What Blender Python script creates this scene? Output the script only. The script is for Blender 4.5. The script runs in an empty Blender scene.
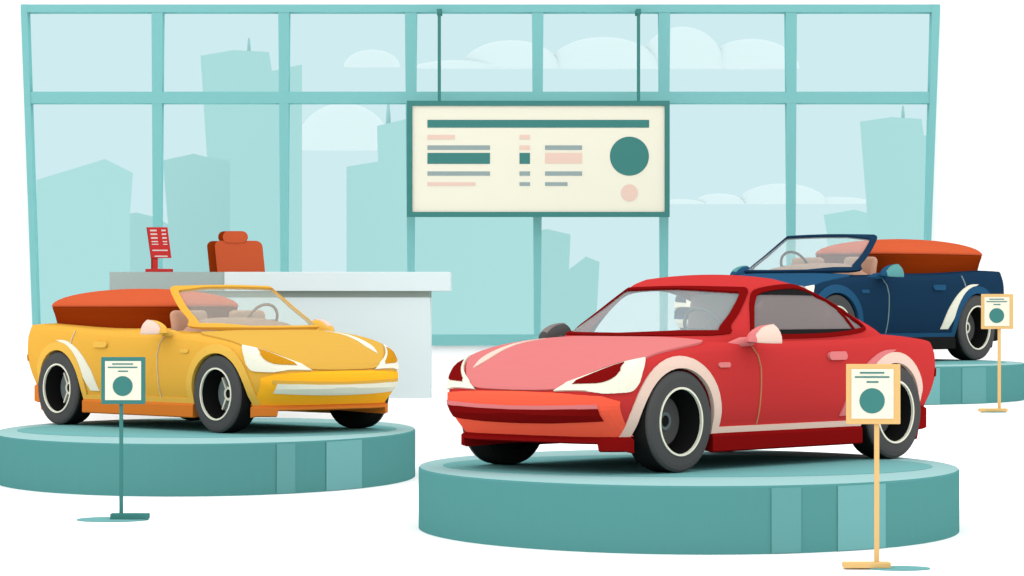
import bpy, bmesh, math
from mathutils import Vector, Matrix
from mathutils.bvhtree import BVHTree
from mathutils.geometry import delaunay_2d_cdt

# ------------------------------------------------------------------ camera
F, HY, EYE = 3000.0, 305.0, 1.586          # focal length in pixels, horizon row, eye height
SC = bpy.context.scene
COL = SC.collection
cd = bpy.data.cameras.new('camera')
cd.sensor_width = 36.0
cd.lens = F / 1024 * 36.0
cd.shift_y = (HY - 288) / 1024
cd.clip_end = 2000
cam = bpy.data.objects.new('camera', cd)
cam.location = (0, 0, EYE)
cam.rotation_euler = (math.pi / 2, 0, 0)
COL.objects.link(cam)
SC.camera = cam

# ------------------------------------------------------------------ light
GAIN = 2.0
SC.view_settings.view_transform = 'Standard'
SC.view_settings.look = 'None'
SC.view_settings.gamma = 1.0
SC.view_settings.use_curve_mapping = False
SC.view_settings.exposure = math.log2(GAIN)


def lin(c):
    o = []
    for v in c:
        v = v / 255.0
        o.append(v / 12.92 if v <= 0.04045 else ((v + 0.055) / 1.055) ** 2.4)
    return o


world = bpy.data.worlds.new('sky')
SC.world = world
world.use_nodes = True
nt = world.node_tree
nt.nodes.clear()
tc = nt.nodes.new('ShaderNodeTexCoord')
sep = nt.nodes.new('ShaderNodeSeparateXYZ')
mr = nt.nodes.new('ShaderNodeMapRange')
mr.interpolation_type = 'SMOOTHSTEP'
mr.inputs['From Min'].default_value = 0.72
mr.inputs['From Max'].default_value = 0.90
mx = nt.nodes.new('ShaderNodeMix')
mx.data_type = 'RGBA'
mx.inputs[6].default_value = (1.0, 1.0, 1.0, 1)
GLASS_T = (0.93, 0.985, 0.985)
sky = [a / GAIN / g for a, g in zip(lin((207, 236, 240)), GLASS_T)]
mx.inputs[7].default_value = (*sky, 1)
bg = nt.nodes.new('ShaderNodeBackground')
out = nt.nodes.new('ShaderNodeOutputWorld')
nt.links.new(tc.outputs['Generated'], sep.inputs[0])
nt.links.new(sep.outputs['Y'], mr.inputs['Value'])
nt.links.new(mr.outputs[0], mx.inputs[0])
nt.links.new(mx.outputs[2], bg.inputs['Color'])
nt.links.new(bg.outputs[0], out.inputs['Surface'])
bg.inputs['Strength'].default_value = 1.0

# ------------------------------------------------------------------ materials
MATS = {}
LIT = 0.80      # share of the sky's light an open surface gets, on average


def mat(name, rgb, lit=LIT, rough=1.0):
    if name in MATS:
        return MATS[name]
    m = bpy.data.materials.new(name)
    m.use_nodes = True
    n = m.node_tree
    n.nodes.clear()
    d = n.nodes.new('ShaderNodeBsdfDiffuse')
    c = [min(0.93, v / (GAIN * lit)) for v in lin(rgb)]
    d.inputs['Color'].default_value = (*c, 1)
    o = n.nodes.new('ShaderNodeOutputMaterial')
    n.links.new(d.outputs[0], o.inputs['Surface'])
    m.diffuse_color = (*c, 1)
    MATS[name] = m
    return m


def glass(name, tint, haze_rgb=None, haze=0.0, gloss=0.0):
    """thin clear or tinted pane: tinted see-through, with a milky share"""
    if name in MATS:
        return MATS[name]
    m = bpy.data.materials.new(name)
    m.use_nodes = True
    n = m.node_tree
    n.nodes.clear()
    t = n.nodes.new('ShaderNodeBsdfTransparent')
    t.inputs['Color'].default_value = (*tint, 1)
    o = n.nodes.new('ShaderNodeOutputMaterial')
    last = t
    if haze > 0:
        d = n.nodes.new('ShaderNodeBsdfDiffuse')
        d.inputs['Color'].default_value = (*[min(.93, v / (GAIN * LIT)) for v in lin(haze_rgb)], 1)
        x = n.nodes.new('ShaderNodeMixShader')
        x.inputs[0].default_value = haze
        n.links.new(t.outputs[0], x.inputs[1])
        n.links.new(d.outputs[0], x.inputs[2])
        last = x
    n.links.new(last.outputs[0], o.inputs['Surface'])
    MATS[name] = m
    return m


WHITE = mat('white_paint', (255, 255, 255), 0.62)
TEAL_FRAME = mat('teal_window_frame', (127, 191, 191), .70)
TEAL_DARK = mat('dark_teal', (74, 139, 134), .80)
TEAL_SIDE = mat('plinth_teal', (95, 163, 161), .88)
TEAL_REFLECT = mat('plinth_bright_reflection', (127, 191, 191), .88)
TEAL_REFLECT_DULL = mat('plinth_soft_reflection', (112, 177, 176), .88)
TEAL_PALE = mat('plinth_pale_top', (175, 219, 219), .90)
TEAL_TOP_SHADE = mat('plinth_top_shade', (127, 191, 191), .85)
SHADOW_TEAL = mat('shadow_disc_teal', (127, 191, 191), .9)
BUILD = mat('hazy_building', (175, 219, 219), .92)
CLOUD = mat('cloud_white', (226, 242, 244), .92)
CREAM = mat('cream', (255, 253, 232), .82)
PEACH = mat('peach', (248, 216, 200))
SAND = mat('sand_yellow', (248, 206, 137), .86)
TYRE = mat('tyre_black', (34, 34, 34), .8)
GREY = mat('wheel_grey', (79, 79, 79), .68)
SLATE = mat('slate_grey', (107, 117, 118), .75)
DISC = mat('brake_grey', (79, 79, 79), .62)
DISC_SLATE = mat('brake_slate', (107, 117, 118), .62)
BLACK = mat('black_trim', (34, 34, 34), .7)
COVER = mat('orange_canvas', (223, 101, 62), .85)
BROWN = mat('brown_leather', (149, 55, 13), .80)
TAN = mat('tan_leather', (201, 156, 132), .66)
MAUVE = mat('mauve_fabric', (144, 134, 134), .55)
RED = mat('red_paint', (207, 60, 60), .78)
DESK = mat('desk_white', (227, 241, 243), .70)
DESK_GREY = mat('desk_grey', (174, 192, 190), .76)
DESK_SHADE = mat('desk_shade_grey', (166, 180, 172), .70)
STEERING = mat('steering_rose', (168, 128, 116), .8)


# ------------------------------------------------------------------ helpers
def new_obj(name, verts, faces, m, parent=None, smooth=False, mats=None, idx=None):
    me = bpy.data.meshes.new(name)
    me.from_pydata([tuple(v) for v in verts], [], faces)
    me.update()
    for mm in (mats or [m]):
        me.materials.append(mm)
    if idx:
        for p, i in zip(me.polygons, idx):
            p.material_index = i
    if smooth:
        for p in me.polygons:
            p.use_smooth = True
    o = bpy.data.objects.new(name, me)
    COL.objects.link(o)
    if parent is not None:
        o.parent = parent
    return o


class MB:
    """collects shapes that together are ONE mesh"""
    def __init__(self):
        self.v, self.f = [], []

    def add(self, vs, fs):
        b = len(self.v)
        self.v += [Vector(v) for v in vs]
        self.f += [tuple(i + b for i in f) for f in fs]
        return self

    def box(self, x0, x1, y0, y1, z0, z1, M=None, bev=0.0):
        bm = bmesh.new()
        bmesh.ops.create_cube(bm, size=1)
        for v in bm.verts:
            v.co = Vector(((x0 + x1) / 2 + v.co.x * (x1 - x0), (y0 + y1) / 2 + v.co.y * (y1 - y0),
                           (z0 + z1) / 2 + v.co.z * (z1 - z0)))
        if bev:
            bmesh.ops.bevel(bm, geom=bm.edges[:] , offset=bev, segments=3, affect='EDGES', profile=0.5)
        if M:
            bm.transform(M)
        bm.verts.index_update()
        self.add([v.co.copy() for v in bm.verts], [tuple(v.index for v in f.verts) for f in bm.faces])
        bm.free()
        return self

    def prism(self, poly, d, M=None):
        """poly: 3d points, extruded along d"""
        n = len(poly)
        a = [Vector(p) for p in poly]
        b = [p + Vector(d) for p in a]
        vs = a + b
        if M:
            vs = [M @ v for v in vs]
        fs = [tuple(range(n))[::-1], tuple(range(n, 2 * n))]
        fs += [(i, (i + 1) % n, n + (i + 1) % n, n + i) for i in range(n)]
        return self.add(vs, fs)

    def tube(self, pts, r, n=10, closed=False):
        pts = [Vector(p) for p in pts]
        k = len(pts)
        rings = []
        up = Vector((0, 0, 1))
        for i, p in enumerate(pts):
            if closed:
                t = pts[(i + 1) % k] - pts[i - 1]
            else:
                t = pts[min(i + 1, k - 1)] - pts[max(i - 1, 0)]
            t.normalize()
            u = up if abs(t.dot(up)) < .95 else Vector((1, 0, 0))
            a = t.cross(u).normalized()
            b = t.cross(a).normalized()
            rr = r[i] if isinstance(r, (list, tuple)) else r
            rings.append([p + (a * math.cos(q) + b * math.sin(q)) * rr
                          for q in [2 * math.pi * j / n for j in range(n)]])
        vs = [v for ring in rings for v in ring]
        fs = []
        for i in range(k if closed else k - 1):
            i2 = (i + 1) % k
            for j in range(n):
                j2 = (j + 1) % n
                fs.append((i * n + j, i * n + j2, i2 * n + j2, i2 * n + j))
        if not closed:
            fs.append(tuple(range(n))[::-1])
            fs.append(tuple((k - 1) * n + j for j in range(n)))
        return self.add(vs, fs)

    def lathe(self, prof, n=48, M=None, close=True):
        """prof: (r, h) pairs turned about the local Y axis"""
        vs = []
        for r, h in prof:
            for j in range(n):
                q = 2 * math.pi * j / n
                vs.append(Vector((r * math.cos(q), h, r * math.sin(q))))
        fs = []
        m = len(prof)
        for i in range(m if close else m - 1):
            i2 = (i + 1) % m
            for j in range(n):
                j2 = (j + 1) % n
                fs.append((i * n + j, i2 * n + j, i2 * n + j2, i * n + j2))
        if M:
            vs = [M @ v for v in vs]
        return self.add(vs, fs)

    def disc(self, r, h0, h1, n=48, M=None):
        vs = []
        for h in (h0, h1):
            for j in range(n):
                q = 2 * math.pi * j / n
                vs.append(Vector((r * math.cos(q), h, r * math.sin(q))))
        fs = [tuple(range(n)), tuple(range(n, 2 * n))[::-1]]
        fs += [(j, n + j, n + (j + 1) % n, (j + 1) % n) for j in range(n)]
        if M:
            vs = [M @ v for v in vs]
        return self.add(vs, fs)

    def build(self, name, m, parent=None, smooth=False):
        o = new_obj(name, self.v, self.f, m, parent, smooth)
        bm = bmesh.new()
        bm.from_mesh(o.data)
        bmesh.ops.recalc_face_normals(bm, faces=bm.faces)
        bm.to_mesh(o.data)
        bm.free()
        return o


def thing(name, label, cat, loc=(0, 0, 0), rz=0.0, group=None):
    o = bpy.data.objects.new(name, None)
    o.location = loc
    o.rotation_euler = (0, 0, rz)
    o.empty_display_size = .2
    COL.objects.link(o)
    return tag(o, label, cat, group)


def tag(o, label=None, cat=None, group=None, kind=None):
    if label:
        o['label'] = label
    if cat:
        o['category'] = cat
    if group:
        o['group'] = group
    if kind:
        o['kind'] = kind
    return o


def dup(root, loc, label):
    """a copy of a thing, its parts and their sub-parts"""
    r = root.copy()
    COL.objects.link(r)
    r.location = loc
    r['label'] = label
    for ch in list(root.children):
        c = ch.copy()
        COL.objects.link(c)
        c.parent = r
        for g in list(ch.children):
            d = g.copy()
            COL.objects.link(d)
            d.parent = c
    return r


def at(px, py, D):
    """the point at distance D that the camera sees at a picture position"""
    return Vector(((px - 512) / F * D, D, EYE - (py - HY) / F * D))


def arc(cx, cy, r, a0, a1, n):
    return [(cx + r * math.cos(math.radians(a0 + (a1 - a0) * i / n)),
             cy + r * math.sin(math.radians(a0 + (a1 - a0) * i / n))) for i in range(n + 1)]


def smooth_poly(pts, closed=True, sub=4):
    """Catmull-Rom through the points; a point given as (x, y, 1) stays a sharp corner"""
    n = len(pts)
    o = []
    for i in range(n if closed else n - 1):
        p1, p2 = pts[i], pts[(i + 1) % n]
        p0 = pts[i - 1] if (closed or i > 0) else p1
        p3 = pts[(i + 2) % n] if (closed or i + 2 < n) else p2
        if len(p1) > 2:
            p0 = p1
        if len(p2) > 2:
            p3 = p2
        for k in range(sub):
            t = k / sub
            o.append(tuple(.5 * ((2 * p1[c]) + (-p0[c] + p2[c]) * t
                                 + (2 * p0[c] - 5 * p1[c] + 4 * p2[c] - p3[c]) * t * t
                                 + (-p0[c] + 3 * p1[c] - 3 * p2[c] + p3[c]) * t ** 3) for c in (0, 1)))
    if not closed:
        o.append(tuple(pts[-1][:2]))
    return o


def inside(p, poly):
    x, y = p
    c = False
    n = len(poly)
    j = n - 1
    for i in range(n):
        xi, yi = poly[i]
        xj, yj = poly[j]
        if (yi > y) != (yj > y) and x < (xj - xi) * (y - yi) / (yj - yi) + xi:
            c = not c
        j = i
    return c


def fill(poly, g):
    """triangles covering a 2d polygon, with inner points every g"""
    n = len(poly)
    pts = [Vector(p) for p in poly]
    x0, x1 = min(p[0] for p in poly), max(p[0] for p in poly)
    y0, y1 = min(p[1] for p in poly), max(p[1] for p in poly)
    x = x0 + g * .5
    while x < x1:
        y = y0 + g * .5
        while y < y1:
            if inside((x, y), poly):
                d = min((x - p[0]) ** 2 + (y - p[1]) ** 2 for p in poly)
                if d > (g * .3) ** 2:
                    pts.append(Vector((x, y)))
            y += g
        x += g
    r = delaunay_2d_cdt(pts, [(i, (i + 1) % n) for i in range(n)], [list(range(n))], 1, 1e-5)
    return [tuple(v) for v in r[0]], [tuple(f) for f in r[2]]


def resample(poly, step):
    o = []
    n = len(poly)
    for i in range(n):
        a, b = poly[i], poly[(i + 1) % n]
        L = math.hypot(b[0] - a[0], b[1] - a[1])
        k = max(1, int(math.ceil(L / step)))
        for j in range(k):
            t = j / k
            o.append((a[0] + (b[0] - a[0]) * t, a[1] + (b[1] - a[1]) * t))
    return o


class Surf:
    """a surface on to which panels are fitted along a direction"""
    def __init__(self, vs, fs):
        self.t = BVHTree.FromPolygons([tuple(v) for v in vs], fs, epsilon=0.0)

    def hit(self, o, d):
        loc, nrm, i, dist = self.t.ray_cast(o, d)
        if loc is None:
            loc, nrm, i, dist = self.t.find_nearest(o + d * 2.0)
        if nrm.dot(d) > 0:
            nrm = -nrm
        return loc, nrm


# local projection frames of a car: X forward, Y to one side, Z up
def side_frame(s):          # (x, z) seen from the side s
    return lambda p: Vector((p[0], 3 * s, p[1])), Vector((0, -s, 0))


FA = math.radians(38)


def front_frame(flip=1):    # (y, z) seen from straight ahead
    return lambda p: Vector((4, p[0] * flip, p[1])), Vector((-1, 0, 0))


def nose_frame(flip=1):     # (y, q) seen from ahead and above; q = z cos - x sin
    return (lambda p: Vector((4 * math.cos(FA), 0, 4 * math.sin(FA))) + Vector((0, p[0] * flip, 0))
            + Vector((-math.sin(FA), 0, math.cos(FA))) * p[1]), Vector((-math.cos(FA), 0, -math.sin(FA)))


def panel(name, surf, frame, poly, m, parent, off=.008, deep=.02, g=.06, smooth=True):
    """a thin panel lying on a surface, of the outline poly"""
    orig, d = frame
    poly = resample(poly, g)
    vs, fs = fill(poly, g)
    top, bot = [], []
    for v in vs:
        h, n = surf.hit(orig(v), d)
        top.append(h + n * off)
        bot.append(h - n * deep)
    return skin(name, top, bot, fs, m, parent, smooth)


def skin(name, top, bot, fs, m, parent, smooth=False):
    n = len(top)
    edges = {}
    for f in fs:
        for i in range(len(f)):
            a, b = f[i], f[(i + 1) % len(f)]
            if (b, a) in edges:
                del edges[(b, a)]
            else:
                edges[(a, b)] = 1
    out = [tuple(f) for f in fs] + [tuple(i + n for i in reversed(f)) for f in fs]
    out += [(b, a, a + n, b + n) for a, b in edges]
    o = new_obj(name, top + bot, out, m, parent)
    bm = bmesh.new()
    bm.from_mesh(o.data)
    bmesh.ops.recalc_face_normals(bm, faces=bm.faces)
    bm.to_mesh(o.data)
    bm.free()
    return o


def inset(poly, w):
    n = len(poly)
    area = sum(poly[i][0] * poly[(i + 1) % n][1] - poly[(i + 1) % n][0] * poly[i][1] for i in range(n))
    s = 1 if area > 0 else -1
    o = []
    for i in range(n):
        p, a, b = poly[i], poly[i - 1], poly[(i + 1) % n]
        e1 = Vector((p[0] - a[0], p[1] - a[1]))
        e2 = Vector((b[0] - p[0], b[1] - p[1]))
        e1.normalize()
        e2.normalize()
        n1 = Vector((-e1.y, e1.x)) * s
        n2 = Vector((-e2.y, e2.x)) * s
        m = n1 + n2
        if m.length < 1e-6:
            m = n1
        m.normalize()
        k = w / max(.45, m.dot(n1))
        o.append((p[0] + m.x * k, p[1] + m.y * k))
    return o


def ring(name, surf, frame, poly, w, m, parent, off=.014, deep=.02, step=.03):
    """a frame of width w running inside the outline poly, lying on a surface"""
    orig, d = frame
    a = resample(poly, step)
    ww = w if callable(w) else None
    b = inset(a, 1.0)
    n = len(a)
    rows = []
    for k in range(3):
        row = []
        for i in range(n):
            wi = ww(a[i]) if ww else w
            t = k / 2 * wi
            row.append((a[i][0] + (b[i][0] - a[i][0]) * t, a[i][1] + (b[i][1] - a[i][1]) * t))
        rows += row
    top, bot = [], []
    for v in rows:
        h, nn = surf.hit(orig(v), d)
        top.append(h + nn * off)
        bot.append(h - nn * deep)
    fs = []
    for k in range(2):
        for i in range(n):
            j = (i + 1) % n
            fs.append((k * n + i, k * n + j, (k + 1) * n + j, (k + 1) * n + i))
    return skin(name, top, bot, fs, m, parent)


def finish(o, cutters, inner=None):
    """cut the cutters out of o and keep the result as plain mesh"""
    for c in cutters:
        md = o.modifiers.new('cut', 'BOOLEAN')
        md.operation = 'DIFFERENCE'
        md.solver = 'EXACT'
        md.object = c
    bpy.context.view_layer.update()
    dg = bpy.context.evaluated_depsgraph_get()
    me = bpy.data.meshes.new_from_object(o.evaluated_get(dg))
    o.modifiers.clear()
    old = o.data
    o.data = me
    me.name = o.name
    bpy.data.meshes.remove(old)


def kill(objs):
    for c in objs:
        me = c.data
        bpy.data.objects.remove(c)
        bpy.data.meshes.remove(me)


# ------------------------------------------------------------------ the room
STAGE_Z = 0.62
WALL_D = 35.5
FLOOR = mat('floor_white', (255, 255, 255), .62)
def ramp(t):
    t = max(0.0, min(1.0, t))
    return t * t * (3 - 2 * t)


def floor_z(x, y):
    """the hall floor rises by one gentle ramp to the raised rear of the hall"""
    a = ramp((y - 24.2) / 2.6) * ramp((x + .80) / 1.5)
    b = ramp((y - 30.72) / .30)
    return STAGE_Z * max(a, b)


xs = [-24 + 2 * i for i in range(11)] + [-2 + .05 * i for i in range(81)] + [4 + 2 * i for i in range(11)]
ys = [-8 + 2 * i for i in range(16)] + [23.5 + .1 * i for i in range(70)] + [30.52 + .04 * i for i in range(15)] + [31.2, 33, 35.6]
fv = [(x, y, floor_z(x, y)) for y in ys for x in xs]
nx = len(xs)
ff = [(j * nx + i, j * nx + i + 1, (j + 1) * nx + i + 1, (j + 1) * nx + i) for j in range(len(ys) - 1) for i in range(nx - 1)]
tag(new_obj('floor', fv, ff, FLOOR, smooth=True), kind='structure')


def wpt(px, py, D=WALL_D):
    p = at(px, py, D)
    return (p.x, p.z)


wl0, wl1 = wpt(21.5, 5), wpt(34, 345.5)
wr0, wr1 = wpt(939.5, 5), wpt(926.5, 345.5)
ztop, zbot = wl0[1], wl1[1]
wall = MB()
Y0, TH = WALL_D + .02, .25
for q in ([(-24, 0), (-24, 9), wl0, wl1], [(24, 9), (24, 0), wr1, wr0],
          [(-24, 9), (24, 9), wr0, wl0], [(-24, 0), wl1, wr1, (24, 0)]):
    wall.prism([(x, Y0, z) for x, z in q], (0, TH, 0))
tag(wall.build('wall_back', WHITE), kind='structure')

# the big window: frame with tapering uprights, glass panes
wf = MB()


def wbar(quad, d0=-.06, d1=.14):
    wf.prism([(x, WALL_D + d0, z) for x, z in quad], (0, d1 - d0, 0))


wbar([wpt(21.5, 5), wpt(939.5, 5), wpt(939.2, 12.7), wpt(21.8, 12.7)], -.066, .146)
wbar([wpt(33.6, 334.5), wpt(927, 334.5), wpt(926.5, 345.5), wpt(34, 345.5)], -.064, .144)
wbar([wpt(25, 92), wpt(936, 92), wpt(935.6, 103.6), wpt(25.4, 103.6)], -.062, .142)
wbar([wpt(21.5, 5), wpt(28, 5), wpt(39.5, 345), wpt(34, 345.5)], -.07, .15)
wbar([wpt(931.5, 5), wpt(939.5, 5), wpt(926.5, 345.5), wpt(922.5, 345)], -.07, .15)
for a0, a1, b0, b1 in ((152, 163.3, 154, 160.6), (278.6, 289.6, 281.3, 287.4), (405, 417, 408, 413.5),
                       (532, 543.5, 534, 540.5), (658.5, 670, 660.3, 667.3), (785.3, 796.5, 788, 794.6)):
    wbar([wpt(a0, 7), wpt(a1, 7), wpt(b1, 342), wpt(b0, 342)])
win = wf.build('window_1', TEAL_FRAME)
tag(win, kind='structure')
PANE = glass('window_glass', GLASS_T)
cols = [30, 157.5, 284.3, 411, 537.5, 664.2, 791, 930]
for i in range(7):
    for (y0, y1) in ((9, 97), (97, 340)):
        x0, x1 = wpt(cols[i], y0)[0], wpt(cols[i + 1], y0)[0]
        z0, z1 = wpt(0, y0)[1], wpt(0, y1)[1]
        if i == 0 and y0 == 97:
            x0 = wpt(33, 0)[0]
        if i == 6 and y0 == 97:
            x1 = wpt(927, 0)[0]
        o = new_obj('pane', [(x0, WALL_D + .04, z1), (x1, WALL_D + .04, z1), (x1, WALL_D + .04, z0), (x0, WALL_D + .04, z0)],
                    [(0, 1, 2, 3)], PANE, win)

# ------------------------------------------------------------------ the town outside
def building(outline, D, depth, label, antenna=None, name='office_building'):
    r = thing(name, label, 'building', at(sum(p[0] for p in outline) / len(outline), 345, D), group='hazy buildings beyond the window')
    o = Vector(r.location)
    MB().prism([at(px, py, D) - o for px, py in outline], (r.location.x / D * depth, depth, 0)).build('facade', BUILD, r)
    if antenna:
        x, y0, y1 = antenna
        w = .28
        a, b = at(x, y0, D + 1.5) - o, at(x, y1 + 3, D + 1.5) - o
        MB().tube([b, b.lerp(a, .6), a], [.12, .09, .05], 8).build('antenna', BUILD, r)
    return r


building([(36, 400), (36.5, 180), (105, 159), (133, 173), (130, 213), (130, 400)], 120, 6,
         'pale teal block with a peaked roof in the first window bay from the left')
building([(120, 400), (130, 213.5), (136, 212.5), (153.6, 216.7), (168, 224), (172, 400)], 152, 6,
         'low pale teal block half behind the first inner window post, beside the peaked one')
building([(172, 400), (168, 224), (162.8, 160.4), (193.7, 153.6), (207, 157), (230, 160), (230, 400)], 136, 6,
         'mid-height pale teal block hugging the left foot of the antenna tower')
building([(216, 400), (207, 157), (200.5, 55.7), (234, 50), (269, 52), (272, 71), (302, 64.5), (302, 400)], 178, 8,
         'tall pale teal tower with a stepped roof and antenna in the second window bay', (249, 38, 51))
building([(346.5, 400), (346.5, 166.7), (378, 161.5), (377, 126), (406, 119), (470, 112), (532, 118), (537, 400)], 130, 6,
         'wide pale teal block with a stepped roof and antenna, partly behind the hanging board', (388.3, 104, 124))
building([(532, 400), (537, 231), (547, 229), (570.5, 234.5), (569, 269.5), (586, 256.5), (599.5, 262), (592, 400)], 158, 6,
         'narrow pale teal block with a notched roof just below the hanging board')
building([(876, 400), (867, 213), (860, 121.6), (892, 117), (921.5, 119), (924, 135.5), (945, 134), (945, 400)], 172, 8,
         'tall pale teal tower with an antenna in the last window bay on the right', (903, 106, 119))
building([(833, 400), (827, 234), (823.7, 215), (854, 209.7), (868, 213), (880, 400)], 140, 6,
         'small pale teal block against the left foot of the right-hand tower')


def cloud(domes, base_y, D, label):
    """flat-bottomed cloud of rounded heaps; domes are (x0, x1, peak_y)"""
    x0 = min(d[0] for d in domes)
    x1 = max(d[1] for d in domes)
    c = at((x0 + x1) / 2, base_y, D)
    m = MB()
    for (a, b, pk) in domes:
        p, q = at(a, base_y, D) - c, at(b, base_y, D) - c
        rx = (q.x - p.x) / 2
        cx = (q.x + p.x) / 2
        hz = (base_y - pk) / F * D
        ry = max(rx * .22, .5)
        n, k = 72, 28
        vs = []
        lift = .02 * len(m.v) / 2017
        for j in range(k):
            e = math.pi / 2 * .955 * j / (k - 1)
            for i in range(n):
                t = 2 * math.pi * i / n
                vs.append((cx + rx * math.cos(e) * math.cos(t), lift * 20 + ry * math.cos(e) * math.sin(t), lift + hz * math.sin(e)))
        fs = [tuple(range(n))[::-1], tuple(range((k - 1) * n, k * n))]
        for j in range(k - 1):
            for i in range(n):
                i2 = (i + 1) % n
                fs.append((j * n + i, j * n + i2, (j + 1) * n + i2, (j + 1) * n + i))
        m.add(vs, fs)
    o = m.build('cloud', CLOUD)
    o.location = c
    tag(o, label, 'cloud', 'flat-bottomed clouds outside')
    return o


cloud([(344, 400, 49.5)], 67, 230, 'small half-round cloud alone in the third top window pane')
cloud([(414, 500, 60), (462, 560, 40), (548, 660, 36.5), (640, 726, 26), (705, 801, 38)], 68, 240,
      'long many-humped cloud bank across the top panes above the hanging board')
cloud([(295, 392, 103)], 150, 220, 'large dome-shaped cloud between tower and stepped block left of the hanging board')
cloud([(655, 705, 199), (694, 745, 193.5), (738, 828, 183.5), (800, 875, 197)], 204, 225,
      'low thin cloud bank right of the hanging board, above the blue car')

# ------------------------------------------------------------------ plinths
HP = {}


def plinth(cx, cy, z0, a, b, h, reflections, label, rot=0):
    r = thing('display_plinth', label, 'plinth', (cx, cy, z0), 0, 'round car plinths')
    n = 128
    el = lambda s, t, z, sb=None: (a * s * math.cos(t), b * (sb or s) * math.sin(t), z)
    vs, fs = [], []
    prof = [(1.0, 0.0), (1.0, h - .012), (.996, h)]
    for s, z in prof:
        vs += [el(s, 2 * math.pi * i / n, z) for i in range(n)]
    for k in range(2):
        fs += [(k * n + i, k * n + (i + 1) % n, (k + 1) * n + (i + 1) % n, (k + 1) * n + i) for i in range(n)]
    fs.append(tuple(range(n))[::-1])
    fs.append(tuple(range(2 * n, 3 * n)))
    idx = [0] * (2 * n) + [0, 1]
    new_obj('drum', vs, fs, None, r, mats=[TEAL_SIDE, TEAL_PALE], idx=idx)
    m = MB()
    top = [el(.91, 2 * math.pi * i / n, h, .60) for i in range(n)]
    m.prism(top, (0, 0, .004))
    m.build('top_shade', TEAL_TOP_SHADE, r)  # shade under the car, painted as a darker oval
    for (x0, x1, mm) in reflections:
        # where on the drum's front the painted reflection band begins and ends
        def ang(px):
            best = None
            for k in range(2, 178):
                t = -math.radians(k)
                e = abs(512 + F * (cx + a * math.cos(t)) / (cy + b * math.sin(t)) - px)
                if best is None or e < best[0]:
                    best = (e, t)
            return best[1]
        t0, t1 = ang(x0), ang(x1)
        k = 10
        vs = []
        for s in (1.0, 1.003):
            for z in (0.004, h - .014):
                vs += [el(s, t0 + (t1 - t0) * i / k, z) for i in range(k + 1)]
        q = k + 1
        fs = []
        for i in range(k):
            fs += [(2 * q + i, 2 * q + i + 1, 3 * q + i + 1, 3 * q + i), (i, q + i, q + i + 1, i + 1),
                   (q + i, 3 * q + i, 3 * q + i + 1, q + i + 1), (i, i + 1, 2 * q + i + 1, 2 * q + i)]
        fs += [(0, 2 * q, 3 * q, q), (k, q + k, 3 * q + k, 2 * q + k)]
        new_obj('painted_reflection', vs, fs, mm, r)
    return r


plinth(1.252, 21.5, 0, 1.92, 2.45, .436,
       [(773, 801, TEAL_REFLECT_DULL), (839, 885, TEAL_REFLECT)],
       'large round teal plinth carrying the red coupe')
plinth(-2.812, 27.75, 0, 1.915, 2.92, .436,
       [(276, 296, TEAL_REFLECT_DULL), (326, 362, TEAL_REFLECT)],
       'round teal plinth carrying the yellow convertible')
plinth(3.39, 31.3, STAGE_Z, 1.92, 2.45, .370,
       [(880, 940, TEAL_REFLECT), (961, 986, TEAL_REFLECT_DULL)],
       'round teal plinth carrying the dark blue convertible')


# ------------------------------------------------------------------ cars
def lerp_tab(tab, x):
    """smooth curve through the (x, value) pairs"""
    n = len(tab)
    if x <= tab[0][0]:
        return tab[0][1]
    if x >= tab[-1][0]:
        return tab[-1][1]
    sl = [(tab[i + 1][1] - tab[i][1]) / (tab[i + 1][0] - tab[i][0]) for i in range(n - 1)]
    for i in range(n - 1):
        if x <= tab[i + 1][0]:
            h = tab[i + 1][0] - tab[i][0]
            t = (x - tab[i][0]) / h
            m0 = sl[0] if i == 0 else (0 if sl[i - 1] * sl[i] <= 0 else 2 * sl[i - 1] * sl[i] / (sl[i - 1] + sl[i]))
            m1 = sl[-1] if i == n - 2 else (0 if sl[i] * sl[i + 1] <= 0 else 2 * sl[i] * sl[i + 1] / (sl[i] + sl[i + 1]))
            return ((2 * t ** 3 - 3 * t * t + 1) * tab[i][1] + (t ** 3 - 2 * t * t + t) * h * m0
                    + (-2 * t ** 3 + 3 * t * t) * tab[i + 1][1] + (t ** 3 - t * t) * h * m1)


ZS = [(-2.22, .74), (-2.08, .83), (-1.85, .875), (-1.4, .905), (-.6, .89), (.3, .88), (.9, .86), (1.4, .81), (1.70, .735), (1.90, .65), (2.03, .57)]
ZC = [(-2.22, .76), (-2.08, .87), (-1.85, .925), (-1.4, .945), (-.6, .93), (.3, .92), (.9, .915), (1.4, .90), (1.70, .85), (1.90, .765), (2.03, .61)]
XM = [(0, -.15), (.25, -.07), (.55, 0), (.8, 0), (1, -.035)]
WM = [(0, .93), (.3, .985), (.6, 1.0), (.85, .99), (1, .962)]
HW = .875
NPH = 220


def plan(t, xf, xr, w, nf=6.5, nr=5.0):
    c, s = math.cos(t), math.sin(t)
    n = nf if c > 0 else nr
    e = 2.0 / n
    x = (abs(c) ** e) * (xf if c > 0 else -xr)
    y = math.copysign(abs(s) ** e, s) * w
    if c > 0:
        x -= 0.06 * (y / w) ** 2 * (x / xf) ** 3      # bowed nose
    return x, y


def tparam(i, n):
    # denser near the corners of the rounded outline
    u = i / n * 4
    k = int(u) % 4
    f = u - int(u)
    f = f - math.sin(4 * math.pi * f) / (4 * math.pi) * -.35
    return (k + f) * math.pi / 2


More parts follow.
